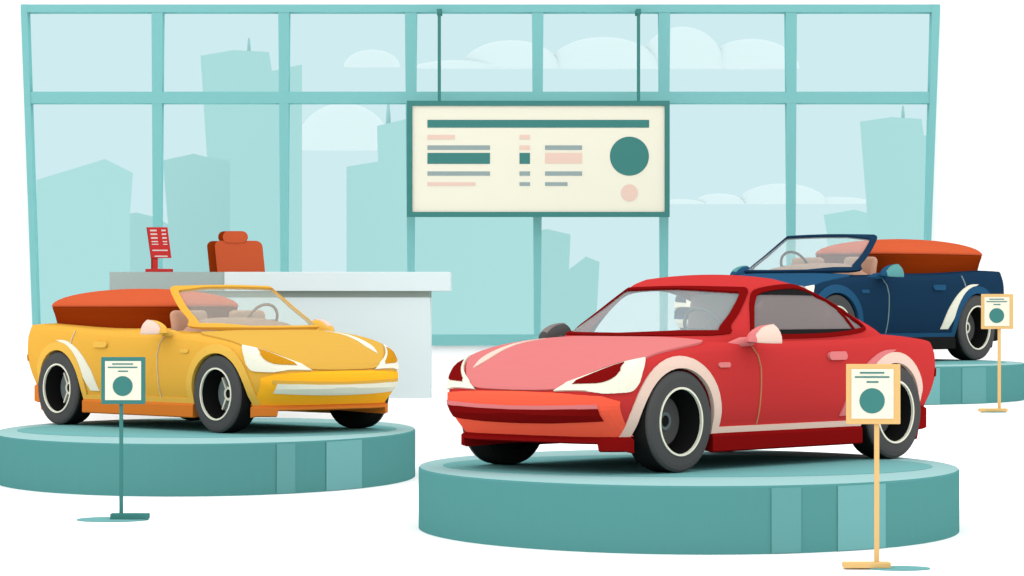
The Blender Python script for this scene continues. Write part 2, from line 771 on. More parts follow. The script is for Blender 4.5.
ZSO = [(-2.22, .72), (-2.08, .88), (-1.85, .955), (-1.4, .945), (-.8, .915), (-.3, .89)] + ZS[5:]
ZCO = [(-2.22, .76), (-2.08, .92), (-1.85, .99), (-1.4, .975), (-.8, .95), (-.3, .935)] + ZC[5:]


def body_shell(zb=.25, levels=14, rings=22, ZS=ZS, ZC=ZC):
    vs, fs = [], []
    n = NPH
    ts = [tparam(i, n) for i in range(n)]
    outs = []
    for j in range(levels + 1):
        f = j / levels
        for t in ts:
            x, y = plan(t, 2.03 + lerp_tab(XM, f), 2.22 + lerp_tab(XM, f) * .6, HW * lerp_tab(WM, f))
            xs = max(-2.22, min(2.03, x))
            lo = zb + .12 * max(0, min(1, (-x - 1.67) / .04))
            z = lo + (lerp_tab(ZS, xs) - lo) * f
            vs.append((x, y, z))
    for j in range(levels):
        for i in range(n):
            i2 = (i + 1) % n
            fs.append((j * n + i, j * n + i2, (j + 1) * n + i2, (j + 1) * n + i))
    base = levels * n
    per = vs[base:base + n]
    prev = base
    for k in range(1, rings):
        r = 1 - k / rings
        st = len(vs)
        for (x, y, z) in per:
            X, Y = x * r, y * r
            zz = lerp_tab(ZS, X) + (lerp_tab(ZC, X) - lerp_tab(ZS, X)) * (1 - r ** 3.0)
            vs.append((X, Y, zz))
        for i in range(n):
            i2 = (i + 1) % n
            fs.append((prev + i, prev + i2, st + i2, st + i))
        prev = st
    vs.append((0, 0, lerp_tab(ZC, 0)))
    c = len(vs) - 1
    fs += [(prev + i, prev + (i + 1) % n, c) for i in range(n)]
    fs.append(tuple(range(n))[::-1])
    return vs, fs


def under_shell():
    """dark lower body: sills, front lip and rear valance"""
    vs, fs = [], []
    n = NPH
    ts = [tparam(i, n) for i in range(n)]
    for j in range(4):
        for t in ts:
            x, y = plan(t, 1.925, 2.13, .845)
            lo = .125
            if x > 1.62:
                lo = .125 + (.205 - .125) * min(1, (x - 1.62) / .10) * (1 if abs(y) < .62 else .35)
            if x < -1.7:
                lo = .20
            up = .12 * max(0, min(1, (-x - 1.67) / .04))
            z = (lo, lo + .01, .235 + up, .258 + up)[j]
            s = (.985, 1.0, 1.0, .98)[j]
            vs.append((x * s, y * s, z))
    for j in range(3):
        for i in range(n):
            i2 = (i + 1) % n
            fs.append((j * n + i, j * n + i2, (j + 1) * n + i2, (j + 1) * n + i))
    fs.append(tuple(range(3 * n, 4 * n)))
    # the belly, as a shallow tray
    st = len(vs)
    vs += [(v[0] * .5, v[1] * .5, .2) for v in vs[:n]]
    for i in range(n):
        i2 = (i + 1) % n
        fs.append((i2, i, st + i, st + i2))
    fs.append(tuple(range(st, st + n))[::-1])
    return vs, fs


GXF = [(.86, 1.03), (.92, .93), (1.10, .55), (1.24, .27), (1.30, .15), (1.335, .05)]
GXR = [(.86, 1.90), (.96, 1.70), (1.06, 1.40), (1.19, 1.00), (1.28, .66), (1.335, .36)]
GHW = [(.86, .80), (.92, .785), (1.10, .72), (1.24, .65), (1.30, .60), (1.335, .53)]


def cabin_shell(levels=48, rings=14, sx=0.0, sz=0.0):
    vs, fs = [], []
    n = 240
    zb, zt = .86, 1.335
    for j in range(levels + 1):
        z = zb + (zt - zb) * j / levels
        for i in range(n):
            t = 2 * math.pi * i / n
            c, s = math.cos(t), math.sin(t)
            e = 2 / (4.0 if c > 0 else 2.6)
            xf, xr = lerp_tab(GXF, z), lerp_tab(GXR, z)
            x = (xf - xr) / 2 + math.copysign(abs(c) ** e, c) * (xf + xr) / 2
            y = math.copysign(abs(s) ** e, s) * lerp_tab(GHW, z)
            vs.append((x + sx, y, z + sz * (z - .86)))
    for j in range(levels):
        for i in range(n):
            i2 = (i + 1) % n
            fs.append((j * n + i, j * n + i2, (j + 1) * n + i2, (j + 1) * n + i))
    base = levels * n
    per = vs[base:base + n]
    cx = sum(v[0] for v in per) / n
    prev = base
    for k in range(1, rings):
        r = 1 - k / rings
        st = len(vs)
        for (x, y, z) in per:
            vs.append((cx + (x - cx) * r, y * r, z + .035 * (1 - r * r)))
        for i in range(n):
            i2 = (i + 1) % n
            fs.append((prev + i, prev + i2, st + i2, st + i))
        prev = st
    vs.append((cx, 0, zt + .035))
    c = len(vs) - 1
    fs += [(prev + i, prev + (i + 1) % n, c) for i in range(n)]
    return vs, fs


BV, BF = body_shell()
CLOSED = (BV, BF, Surf(BV, BF))
OV, OF = body_shell(ZS=ZSO, ZC=ZCO)
OPEN = (OV, OF, Surf(OV, OF))
UV, UF = under_shell()
UNDER = Surf(UV, UF)
CV, CF = cabin_shell()
CABIN = Surf(CV, CF)
SCREEN = Surf(*cabin_shell(sx=.12, sz=.06))

AX, AZ, WR = 1.275, .35, .35       # axle, hub height, wheel radius
ARCH = .385


def arch_trim_poly(cx, front):
    """arch band in side view, running into the sill band"""
    outer = arc(cx, .34, .455, 0, 180, 22)
    inner = arc(cx, .34, ARCH - .01, 180, 0, 22)
    return [(cx + .455, .255)] + outer + [(cx - .455, .255), (cx - ARCH, .255)] + inner + [(cx + ARCH, .255)]


def build_wheel(parent, loc, s, style, w=.24):
    """s = +1 / -1: which way the outer face looks along Y"""
    M = Matrix.Translation(loc) @ Matrix.Scale(s, 4, (0, 1, 0))
    wh = MB().lathe([(.235, -w), (.31, -w), (.338, -w + .02), (WR, -w + .06), (WR, -.05), (.338, -.012), (.325, -.012),
                     (.30, -.014), (.235, -.014)], 64, M).build('wheel', TYRE, parent)
    face = MB().lathe([(.238, -.016), (.238, .004), (.30, .006), (.328, .002), (.345, -.012), (.345, -.03)], 64, M)
    face.build('sidewall', GREY, wh)
    MB().lathe([(.222, -.01), (.222, .009), (.236, .009), (.236, -.01)], 64, M).build('rim_ring', CREAM, wh)
    MB().lathe([(.224, .0), (.224, -.20), (.0005, -.20), (.0005, -.205), (.232, -.205), (.232, 0)], 64, M).build('rim_dish', TYRE, wh)
    dm = {'plain': DISC, 'spoked': DISC_SLATE, 'ringed': DISC}[style]
    MB().disc(.168, -.198, -.150, 48, M).build('brake_disc', dm, wh)
    hubm = {'plain': SLATE, 'spoked': CREAM, 'ringed': CREAM}[style]
    MB().lathe([(.040, -.150), (.040, -.135), (.062, -.135), (.062, -.150)], 40, M).build('hub_ring', hubm, wh)
    MB().disc(.040, -.150, -.140, 32, M).build('hub_cap', TYRE, wh)
    if style == 'spoked':
        for k in range(3):
            q = math.radians(0 + 120 * k)
            R = M @ Matrix.Rotation(-q, 4, 'Y')
            sp = MB()
            sp.prism([(.058, -.148, -.009), (.165, -.148, -.009), (.165, -.148, .009), (.058, -.148, .009)], (0, .02, 0), R)
            sp.build('spoke', CREAM, wh)
    return wh


def circle_cut(x, side):
    m = MB().disc(ARCH, 0, .42, 72, Matrix.Translation((x, (.56 if side > 0 else -.98), .34)))
    # open below
    m2 = MB().box(x - ARCH, x + ARCH, .56 if side > 0 else -.98, .98 if side > 0 else -.56, -.1, .34)
    return [m.build('cut', TYRE), m2.build('cut', TYRE)]


def car(name, label, loc, rz, pal, coupe, wheel_style, near):
    r = thing(name, label, 'car', loc, rz, 'cars on show')
    BV, BF, BODY = CLOSED if coupe else OPEN
    cuts = []
    for x in (AX, -AX):
        for s in (1, -1):
            cuts += circle_cut(x, s)
    body = new_obj('body', BV, BF, None, r, True, mats=[pal['body'], BLACK])
    body.parent = None
    rec = MB().box(-.92, .40, -.60, .60, .42, 1.2).build('cut', BLACK) if coupe else MB().box(.12, .30, -.60, .60, .5, 1.2).build('cut', BLACK)
    finish(body, cuts + [rec])
    body.parent = r
    und = new_obj('lower_sill', UV, UF, pal['dark'], r)
    und.parent = None
    finish(und, cuts)
    und.parent = r
    kill(cuts + [rec])
    # --- wheels
    for x in (AX, -AX):
        for s in (1, -1):
            build_wheel(r, (x, s * .868, AZ), s, wheel_style)
    # --- nose: bumper, hood, lamps, grille
    panel('front_bumper', BODY, front_frame(), resample([(-.745, .262), (.745, .262), (.775, .50), (.70, .535), (.35, .55), (0, .555), (-.35, .55), (-.70, .535), (-.775, .50)], .05),
          pal['fascia'], r, off=.012, g=.028)
    hood_half = [(0, HOODQ[0], 1)] + HOODQ[1]
    pts = hood_half + [(-p[0],) + tuple(p[1:]) for p in reversed(hood_half[1:])]
    panel('hood', BODY, nose_frame(), smooth_poly(pts, sub=5), pal['hood'], r, off=.016, g=.045)  # paler hood colour has the light on it painted in
    for s in (1, -1):
        hl = panel('headlight', BODY, nose_frame(s), smooth_poly(HL_OUT, sub=4), CREAM, r, off=.022, g=.026)
        panel('lens', BODY, nose_frame(s), smooth_poly(HL_IN, sub=4), pal['lens'], hl, off=.028, g=.024)
    gr = panel('grille', BODY, front_frame(), [(-.68, .452), (-.3, .438), (0, .434), (.3, .438), (.68, .452), (.68, .375), (.3, .357), (0, .352), (-.3, .357), (-.68, .375)],
               pal['grille'], r, off=.020, g=.04)
    panel('grille_trim', BODY, front_frame(), [(-.71, .482), (-.3, .466), (0, .461), (.3, .466), (.68, .478), (.68, .450), (.3, .436), (0, .432), (-.3, .436), (-.71, .45)],
          pal['hood'], gr, off=.018, g=.04)
    panel('hood_highlight', BODY, nose_frame(), smooth_poly([(-near * y, q) + tuple(k) for (y, q, *k) in HIGHLIGHT_OUTLINE], sub=4), pal['highlight'], r, off=.022, g=.03)  # highlight streak painted on the hood as a thin patch
    # --- sides
    for s in (1, -1):
        fr = side_frame(s)
        panel('arch_trim', BODY, fr, arch_trim_poly(AX, True), pal['arch'], r, off=.014, g=.05)
        ra = arc(-AX, .34, .455, 0, 180, 22)
        inn = arc(-AX, .34, ARCH - .01, 180, 0, 22)
        panel('arch_trim', BODY, fr, [(-AX + .455, .255)] + ra + [(-AX - .44, .30), (-AX - ARCH, .30)] + inn + [(-AX + ARCH, .255)],
              pal['arch2'], r, off=.014, g=.05)
        panel('sill_trim', BODY, fr, [(AX - .44, .256), (AX - .44, .300), (-AX + .40, .300), (-AX + .40, .256)], pal['arch'], r, off=.013, g=.06)
        panel('fender_highlight', BODY, fr, smooth_poly([(-1.30, .812, 1), (-1.10, .80), (-.88, .70), (-.70, .53), (-.60, .34, 1), (-.74, .34, 1), (-.85, .48), (-.97, .63), (-1.12, .745)], sub=4),
              pal['flare_highlight'], r, off=.010, g=.05)  # crescent highlight painted ahead of the rear arch
        # door seam
        sm = [(.47, .865), (.41, .79), (.385, .70), (.385, .302)]
        panel('door_seam', BODY, fr, [(x - .004, z) for x, z in sm] + [(x + .004, z) for x, z in reversed(sm)], pal['seam'], r, off=.009, g=.05)
        if not coupe:
            sm = [(-.99, .90), (-1.03, .82), (-1.04, .785)]
            panel('door_seam', BODY, fr, [(x - .007, z) for x, z in sm] + [(x + .007, z) for x, z in reversed(sm)], pal['seam'], r, off=.009, g=.05)
        pill = lambda cx, cz, w, h: arc(cx + w / 2 - h / 2, cz, h / 2, -90, 90, 8) + arc(cx - w / 2 + h / 2, cz, h / 2, 90, 270, 8)
        panel('door_handle', BODY, fr, pill(-.53, .775, .22, .058), pal['handle'], r, off=.022, g=.04)
        panel('side_vent', BODY, fr, pill(.80, .73, .13, .036), pal['handle'], r, off=.012, g=.04)
        # mirror
        mir = MB()
        n = 24
        K = 8
        base = Vector((.64, s * .965, .892))
        vs, fs = [], []
        sec = [(math.cos(2 * math.pi * j / n), max(-.12, math.sin(2 * math.pi * j / n))) for j in range(n)]
        for k in range(K + 1):
            t = k / K
            rr = math.sqrt(max(.0004, 1 - (1 - t) ** 2))
            for (cy_, cz_) in sec:
                vs.append(base + Vector((-.24 * t, cy_ * rr * .105, cz_ * rr * .118)))
        for i in range(K):
            for j in range(n):
                j2 = (j + 1) % n
                fs.append((i * n + j, i * n + j2, (i + 1) * n + j2, (i + 1) * n + j))
        fs.append(tuple(K * n + j for j in range(n)))
        fs.append(tuple(range(n))[::-1])
        mir.add(vs, fs)
        mir.tube([(.60, s * .76, .84), (.56, s * .83, .885), (.50, s * .90, .895)], [.045, .035, .03], 12)
        mo = mir.build('wing_mirror', pal['mirror'] if s == near else pal['mirror_far'], r)
        cap_v = []
        for k in range(1, K + 1):
            t = k / K
            rr = math.sqrt(max(.0004, 1 - (1 - t) ** 2))
            for (cy_, cz_) in sec:
                thr = .34 if s == near else -.30
                yy = max(thr, s * cy_ * rr)
                cap_v.append(base + Vector((-.24 * t, s * yy * .109, cz_ * rr * .122)))
        cap_f = [(i * n + j, i * n + (j + 1) % n, (i + 1) * n + (j + 1) % n, (i + 1) * n + j) for i in range(K - 1) for j in range(n)]
        cap_f += [tuple((K - 1) * n + j for j in range(n)), tuple(range(n))[::-1]]
        MB().add(cap_v, cap_f).build('mirror_cap', pal['mglass'] if s == near else pal['mglass_far'], mo)
        gv = [base + Vector((-.244, cy_ * .088, .006 + cz_ * .098)) for cy_, cz_ in sec]
        MB().prism(gv, (.006, 0, 0)).build('mirror_glass', pal['mglass'] if s == near else pal['mglass_far'], mo)
    # rear lamps and plate panel
    for s in (1, -1):
        panel('tail_light', BODY, (lambda p: Vector((-4, p[0], p[1])), Vector((1, 0, 0))), [(s * .42, .66), (s * .74, .66), (s * .74, .60), (s * .42, .60)], pal['lens'], r, off=.01, g=.06)
    # --- interior
    dash = MB()
    n = 24
    pr = []
    dv, df = [], []
    for i in range(n + 1):
        t = i / n
        yy = -.60 + 1.20 * t
        up = pal['dash_h'] * (1 - abs(2 * t - 1) ** 4)
        dv += [(.76 - .08 * abs(2 * t - 1) ** 2, yy, .88), (.62, yy, .90 + up * .8), (.38, yy, .90 + up), (.28, yy, .88), (.28, yy, .60), (.60, yy, .60)]
    for i in range(n):
        for j in range(6):
            j2 = (j + 1) % 6
            df.append((i * 6 + j, (i + 1) * 6 + j, (i + 1) * 6 + j2, i * 6 + j2))
    df += [tuple(range(6)), tuple(n * 6 + j for j in range(6))[::-1]]
    dash.add(dv, df).build('dashboard', pal['dash'], r)
    cy = pal['wheel_y'] * near
    sw = MB()
    cpt = Vector((pal['wheel_x'], cy, .965 + .4 * (pal['dash_h'] - .05)))
    ax = Vector((math.cos(math.radians(25)), 0, -math.sin(math.radians(25))))
    e1 = Vector((0, 1, 0))
    e2 = ax.cross(e1).normalized()
    sw.tube([cpt + (e1 * math.cos(q) + e2 * math.sin(q)) * .17 for q in [2 * math.pi * j / 40 for j in range(40)]], .014, 10, closed=True)
    sw.tube([cpt - e1 * .165, cpt, cpt + e1 * .165], .012, 8)
    sw.tube([cpt, cpt + e2 * .165 * (-1 if e2.z > 0 else 1)], .012, 8)
    sw.tube([cpt, cpt + ax * .22], .022, 10)
    sw.build('steering_wheel', pal['steer'], r)

    def ws_poly(b, t, z0, z1):
        return smooth_poly([(-b, z0 + .015), (-b + .05, z0, 1), (0, z0 - .006), (b - .05, z0, 1), (b, z0 + .015), (b - .03, z0 + .07), ((b + t) / 2, (z0 + z1) / 2),
                            (t, z1 - .035), (t - .045, z1, 1), (0, z1 + .010), (-t + .045, z1, 1), (-t, z1 - .035), (-(b + t) / 2, (z0 + z1) / 2), (-b + .03, z0 + .07)], sub=3)
    if coupe:
        # roof shell with cut openings
        roof = new_obj('roof', CV, CF, None, None, True, mats=[pal['body'], pal['lining']])
        sd = roof.modifiers.new('thick', 'SOLIDIFY')
        sd.thickness = .035
        sd.offset = -1
        sd.material_offset = 1
        sd.material_offset_rim = 1
        bpy.context.view_layer.update()
        wp = ws_poly(.715, .585, .930, 1.268)
        c1 = MB().prism([(-.18, y, z) for y, z in inset(wp, .012)], (1.3, 0, 0)).build('cut', BLACK)
        sp = smooth_poly(SIDEWIN, sub=4)
        ins = inset(sp, .012)
        c2 = MB().prism([(x, -1, z) for x, z in ins], (0, 2, 0)).build('cut', BLACK)
        rw = smooth_poly([(-.40, 1.02), (0, 1.01), (.40, 1.02), (.40, 1.20), (0, 1.22), (-.40, 1.20)], sub=4)
        c3 = MB().prism([(-2.2, y, z) for y, z in rw], (1.6, 0, 0)).build('cut', BLACK)
        finish(roof, [c1, c2, c3])
        kill([c1, c2, c3])
        roof.parent = r
        ws = panel('windshield', CABIN, front_frame(), wp, pal['glass'], r, off=-.006, deep=.012, g=.06)
        ring('windshield_frame', CABIN, front_frame(), wp, lambda p: .017 + .016 * max(0, min(1, (p[0] * near) / .5)), pal['frame'], r, off=.010, deep=.01)
        for s in (1, -1):
            if s == near:           # the window on the other side is lowered
                w = panel('side_window', CABIN, side_frame(s), sp, pal['sglass'], r, off=-.006, deep=.012, g=.06)
                for lo, hi in ((1.215, 1.4), (.8, .985)):
                    band = [p for p in resample(sp, .02) if lo <= p[1] <= hi]
                    band = inset(band, .004)
                    panel('dark_band', CABIN, side_frame(s), band, BLACK, w, off=.001, deep=.004, g=.05)
            ring('window_frame', CABIN, side_frame(s), sp, .030, pal['frame'], r, off=.010, deep=.02)
            bar = [(-.80, 1.17), (-.92, .94), (-.945, .94), (-.83, 1.17)]
            panel('quarter_bar', CABIN, side_frame(s), bar, pal['frame'], r, off=.006, g=.05)
        panel('rear_window', CABIN, (lambda p: Vector((-4, p[0], p[1])), Vector((1, 0, 0))), rw, pal['glass'], r, off=-.004, deep=.012, g=.07)
        for s in (1, -1):
            st = MB()
            y0 = s * .34
            st.box(-.62, -.10, y0 - .24, y0 + .24, .50, .62, bev=.04)
            st.box(-.07, .07, -.24, .24, -.34, .34, Matrix.Translation((-.62, y0, .90)) @ Matrix.Rotation(math.radians(-14), 4, 'Y'), bev=.05)
            st.box(-.05, .05, -.12, .12, -.09, .09, Matrix.Translation((-.70, y0, 1.20)), bev=.04)
            st.build('seat', MAUVE, r)
    else:
        wp = ws_poly(.715, .60, .935, 1.315)
        WS = SCREEN
        panel('windshield', WS, front_frame(), wp, pal['glass'], r, off=-.004, deep=.008, g=.06)
        ring('windshield_frame', WS, front_frame(), wp, lambda p: .016 + .022 * max(0, min(1, (p[0] * near - .3) / .25)), pal['frame'], r, off=.012, deep=.02)
        # folded soft top
        n = 96

        def out(s, x0=-2.08, x1=-.06, w=.70):
            o = []
            for i in range(n):
                t = 2 * math.pi * i / n
                c, q = math.cos(t), math.sin(t)
                e = 2 / 2.7
                o.append(((x0 + x1) / 2 + math.copysign(abs(c) ** e, c) * (x1 - x0) / 2 * s, math.copysign(abs(q) ** e, q) * w * s))
            return o
        vs, fs = [], []
        lv = [(.86, .92), (.95, .945), (1.05, .975), (1.11, 1.0), (1.13, 1.0)]
        for z, s in lv:
            vs += [(x, y, z) for x, y in out(s)]
        for k in range(len(lv) - 1):
            fs += [(k * n + i, k * n + (i + 1) % n, (k + 1) * n + (i + 1) % n, (k + 1) * n + i) for i in range(n)]
        fs += [tuple(range(n))[::-1], tuple(range((len(lv) - 1) * n, len(lv) * n))]
        base = new_obj('soft_top_base', vs, fs, BROWN, r)
        vs, fs = [], []
        K = 12
        for k in range(K):
            e = math.pi / 2 * k / K
            vs += [(x, y, 1.13 + .175 * math.sin(e) ** 1.0) for x, y in out(max(.02, math.cos(e)) * 1.012)]
        for k in range(K - 1):
            fs += [(k * n + i, k * n + (i + 1) % n, (k + 1) * n + (i + 1) % n, (k + 1) * n + i) for i in range(n)]
        fs += [tuple(range(n))[::-1], tuple(range((K - 1) * n, K * n))]
        new_obj('soft_top_cover', vs, fs, COVER, r, True)
        for s in (1, -1):
            st = MB()
            st.box(-.05, .05, -.20, .20, -.2, .2, Matrix.Translation((.16, s * .34, .90)) @ Matrix.Rotation(math.radians(-12), 4, 'Y'), bev=.045)
            st.build('seat', TAN, r)
    return r


# outlines in the cars' own measures
FSN, FCS = math.sin(FA), math.cos(FA)


def q(x, z):
    return z * FCS - (x - .09 * max(0, min(1, (x - 1.3) / .5))) * FSN


HOODQ = (q(2.09, .555), [(.30, q(2.08, .56)), (.45, q(2.05, .57), 1), (.795, q(1.66, .79), 1), (.80, q(1.25, .87)), (.77, q(1.0, .90)), (.70, q(.86, .915), 1), (.3, q(.93, .92))])
HL_OUT = [(.36, q(2.06, .535), 1), (.60, q(1.93, .66)), (.800, q(1.66, .79), 1), (.818, q(1.71, .70)), (.818, q(1.78, .61)), (.79, q(1.86, .55)), (.70, q(1.96, .52)), (.55, q(2.0, .515))]
HL_IN = [(.50, q(2.02, .575), 1), (.62, q(1.92, .645)), (.735, q(1.78, .725), 1), (.748, q(1.82, .66)), (.73, q(1.88, .60)), (.66, q(1.96, .575))]
HIGHLIGHT_OUTLINE = [(.52, q(1.93, .68), 1), (.55, q(1.80, .74)), (.54, q(1.66, .79)), (.49, q(1.45, .86)), (.42, q(1.22, .90), 1), (.44, q(1.42, .875)), (.46, q(1.66, .82)), (.47, q(1.84, .74))]
SIDEWIN = [(.36, .915, 1), (.29, 1.05), (.19, 1.185), (.06, 1.262), (-.28, 1.292), (-.50, 1.27), (-.76, 1.195), (-.98, 1.085), (-1.12, .99), (-1.04, .945), (-.55, .912), (0, .905)]

red = dict(body=RED, fascia=mat('orange_red_shading_paint', (217, 83, 60), .50), dark=mat('dark_red', (136, 18, 18), .75), hood=mat('pink_highlight_paint', (247, 142, 142), .98),  # fascia and hood tones have the shading painted in
           lens=mat('dark_red_lens', (136, 18, 18), .9), grille=mat('dark_red_lens', (136, 18, 18)), arch=PEACH, arch2=PEACH,
           flare_highlight=mat('pink_highlight_trim', (247, 142, 142), .9), seam=mat('seam_peach', (226, 150, 110), .9), handle=mat('pink_highlight_trim', (247, 142, 142)),
           mirror=mat('pink_highlight_trim', (247, 142, 142)), mirror_far=GREY, mglass=PEACH, mglass_far=mat('mirror_grey', (140, 132, 130), .8),
           dash=mat('dash_grey', (120, 130, 130), .6), dash_h=.05, steer=mat('steer_grey', (100, 110, 112), .6), wheel_y=.22, wheel_x=.20,
           lining=mat('dark_lining', (60, 64, 64), .6), glass=glass('car_glass', (.97, .98, .98), (232, 243, 244), .20),
           sglass=glass('side_glass', (.75, .72, .72), (160, 150, 150), .62), frame=mat('dark_red_frame', (136, 18, 18), .9), highlight=PEACH)
yel = dict(body=mat('yellow_paint', (243, 184, 74), .78), fascia=mat('mustard_shading_paint', (225, 158, 36), .48), dark=mat('orange_sill', (224, 127, 51), .75),  # mustard fascia: shading put into the colour
           hood=mat('yellow_highlight_paint', (250, 197, 88), .98), lens=mat('mustard_lens', (225, 158, 36), .9), grille=CREAM,
           arch=mat('light_yellow_trim', (250, 197, 88), .80), arch2=mat('light_yellow_trim', (250, 197, 88)), flare_highlight=CREAM,
           seam=mat('seam_cream', (252, 226, 180), .92), handle=mat('light_yellow_trim', (250, 197, 88)), mirror=mat('light_yellow_trim', (250, 197, 88)),
           mirror_far=mat('light_yellow_trim', (250, 197, 88)), mglass=PEACH, mglass_far=PEACH, dash=TAN, dash_h=.13, steer=STEERING, wheel_y=-.36, wheel_x=.34,
           glass=glass('clear_glass', (.93, .97, .97), (240, 246, 236), .16), frame=mat('yellow_frame', (243, 184, 74)), highlight=CREAM)
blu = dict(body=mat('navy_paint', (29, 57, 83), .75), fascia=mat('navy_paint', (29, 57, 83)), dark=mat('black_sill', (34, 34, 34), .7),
           hood=mat('blue_highlight_paint', (46, 95, 133), .95), lens=mat('navy_lens', (29, 57, 83), .9), grille=CREAM, arch=mat('blue_trim', (46, 95, 133), .92),
           arch2=mat('blue_trim', (46, 95, 133)), flare_highlight=CREAM, seam=mat('seam_pale', (150, 175, 180), .9), handle=mat('blue_trim', (46, 95, 133)),
           mirror=mat('blue_trim', (46, 95, 133)), mirror_far=mat('blue_trim', (46, 95, 133)), mglass=mat('mirror_teal', (103, 168, 168), .85),
           mglass_far=mat('mirror_teal', (103, 168, 168)), dash=TAN, dash_h=.13, steer=BLACK, wheel_y=-.36, wheel_x=.34,
           glass=glass('clear_glass_blue', (.93, .97, .97), (240, 246, 246), .16), frame=mat('navy_paint', (29, 57, 83)), highlight=mat('navy_paint', (29, 57, 83)))

TH48 = math.radians(48)
car('red_coupe', 'red two-door coupe with highlight-pink hood on the largest plinth', (1.36, 22.0, .436 + .004), math.pi + TH48, red, True, 'plain', 1)
car('yellow_convertible', 'yellow convertible with orange folded roof and spoked wheels', (-2.855, 28.35, .436 + .004), -TH48, yel, False, 'spoked', -1)
car('blue_convertible', 'dark blue convertible with orange folded roof, behind the red coupe', (3.48, 31.7, STAGE_Z + .370 + .004), math.pi + TH48, blu, False, 'ringed', 1)

# ------------------------------------------------------------------ sign stands
def sign_stand(px_pole, py_foot, z0, face, pole_px, bar, disc, m, label, detail_m):
    s = (py_foot - HY) / (EYE - z0)
    D = F / s
    X = (px_pole - 512) / s
    r = thing('sign_stand', label, 'sign stand', (X, D, z0), 0, 'small information stands by the plinths')
    cvt = lambda x, y: ((x - px_pole) / s, (py_foot - y) / s)
    x0, z1 = cvt(face[0], face[1])
    x1, zz0 = cvt(face[2], face[3])
    MB().box(x0, x1, -.022, .0, zz0, z1, bev=.004).build('sign_frame', m, r)
    e = detail_m
    bx0, bz1 = cvt(face[0] + e[0], face[1] + e[1])
    bx1, bz0 = cvt(face[2] - e[2], face[3] - e[3])
    card = MB().box(bx0, bx1, -.026, -.021, bz0, bz1).build('sign_card', CREAM, r)
    w, h = bx1 - bx0, bz1 - bz0
    for (u0, u1, v) in ((.20, .78, .075), (.08, .90, .16), (.36, .64, .26)):
        MB().box(bx0 + u0 * w, bx0 + u1 * w, -.029, -.025, bz1 - (v + .016) * h, bz1 - (v - .016) * h).build('text_line', TEAL_DARK, card)
    MB().disc(.255 * h * 1.0, 0, .004, 40, Matrix.Translation(((bx0 + bx1) / 2 - .01 * w, -.029, bz1 - .64 * h))).build('dot', TEAL_DARK, card)
    pw = pole_px / s / 2
    MB().box(-pw, pw, .0, pw * 2, .018, zz0 + .12, bev=.003).build('pole', m, r)
    b0, b1 = (bar[0] - px_pole) / s, (bar[1] - px_pole) / s
    MB().box(b0, b1, -.05, .06, .008, .008 + bar[2] / s, bev=.004).build('foot', m, r)
    d0, d1 = (disc[0] - px_pole) / s, (disc[1] - px_pole) / s
    rx = (d1 - d0) / 2
    n = 56
    MB().prism([((d0 + d1) / 2 + rx * math.cos(2 * math.pi * i / n), disc[2] * math.sin(2 * math.pi * i / n), 0) for i in range(n)],
               (0, 0, .008)).build('shadow_disc', SHADOW_TEAL, r)  # the sign's floor shadow, built as a thin teal disc
    return r


sign_stand(121, 520, 0, (101.5, 357, 145.5, 404), 3.6, (111, 149, 5.5), (77, 148, .24), TEAL_DARK,
           'teal-framed sign on a thin teal post before the yellow convertible', (4, 4, 4, 4))
sign_stand(877, 569, 0, (846, 364, 900, 424), 4.8, (843, 890, 5.5), (868, 930, .14), SAND,
           'tallest sand-framed sign on a post before the red coupe', (5, 5, 7, 5.5))
sign_stand(999.5, 412.5, STAGE_Z, (981, 294, 1013, 329), 3.0, (979, 1007, 3.2), (981, 1006, .08), SAND,
           'small sand-framed sign on a post at the blue convertible', (3, 3, 4, 3))

# ------------------------------------------------------------------ hanging board
BD = WALL_D - .35
bc = at(538, 217, BD)
board = thing('hanging_board', 'large cream board in a teal frame hanging before the window', 'notice board', bc)


def bpt(px, py):
    p = at(px, py, BD) - bc
    return p.x, p.z


def bbox(name, x0, y0, x1, y1, d0, d1, m, parent):
    a, b = bpt(x0, y1), bpt(x1, y0)
    return MB().box(a[0], b[0], d0, d1, a[1], b[1]).build(name, m, parent)


fm = MB()
for (x0, y0, x1, y1) in ((407, 101, 669.5, 106), (407, 212, 669.5, 217), (407, 106, 412.5, 212), (664.5, 106, 669.5, 212)):
    a, b = bpt(x0, y1), bpt(x1, y0)
    fm.box(a[0], b[0], -.05, .03, a[1], b[1])
fm.build('frame', TEAL_DARK, board)
face = bbox('board_face', 411, 104, 666, 214, -.03, .02, CREAM, board)
GREYB = mat('grey_bar', (170, 190, 190), .92)
for (x0, y0, x1, y1, m) in ((427.5, 120, 649, 127.8, TEAL_DARK),
                            (427.5, 135, 455, 139.5, PEACH), (519.5, 135, 530, 139.5, PEACH), (519.5, 145.5, 530, 150, PEACH),
                            (427.5, 145.5, 490, 150, GREYB), (545, 145.5, 582, 150, GREYB),
                            (427.5, 153, 490, 164, TEAL_DARK), (519.5, 153, 530, 164, TEAL_DARK), (545, 153, 582, 163.5, PEACH),
                            (427.5, 171.5, 490, 175.8, GREYB), (519.5, 171.5, 530, 175.8, GREYB), (545, 171.5, 582, 175.8, GREYB),
                            (427.5, 182.3, 475.5, 186, PEACH), (519.5, 182.3, 530, 186, GREYB), (545, 182.3, 567.5, 186, GREYB)):
    bbox('printed_bar', x0, y0, x1, y1, -.034, -.029, m, face)
for (cx, cy, rr, m) in ((629.3, 156.3, 19.5, TEAL_DARK), (629.3, 193, 8.5, PEACH)):
    x, z = bpt(cx, cy)
    MB().disc(rr / F * BD, 0, .005, 56, Matrix.Translation((x, -.034, z))).build('printed_dot', m, face)
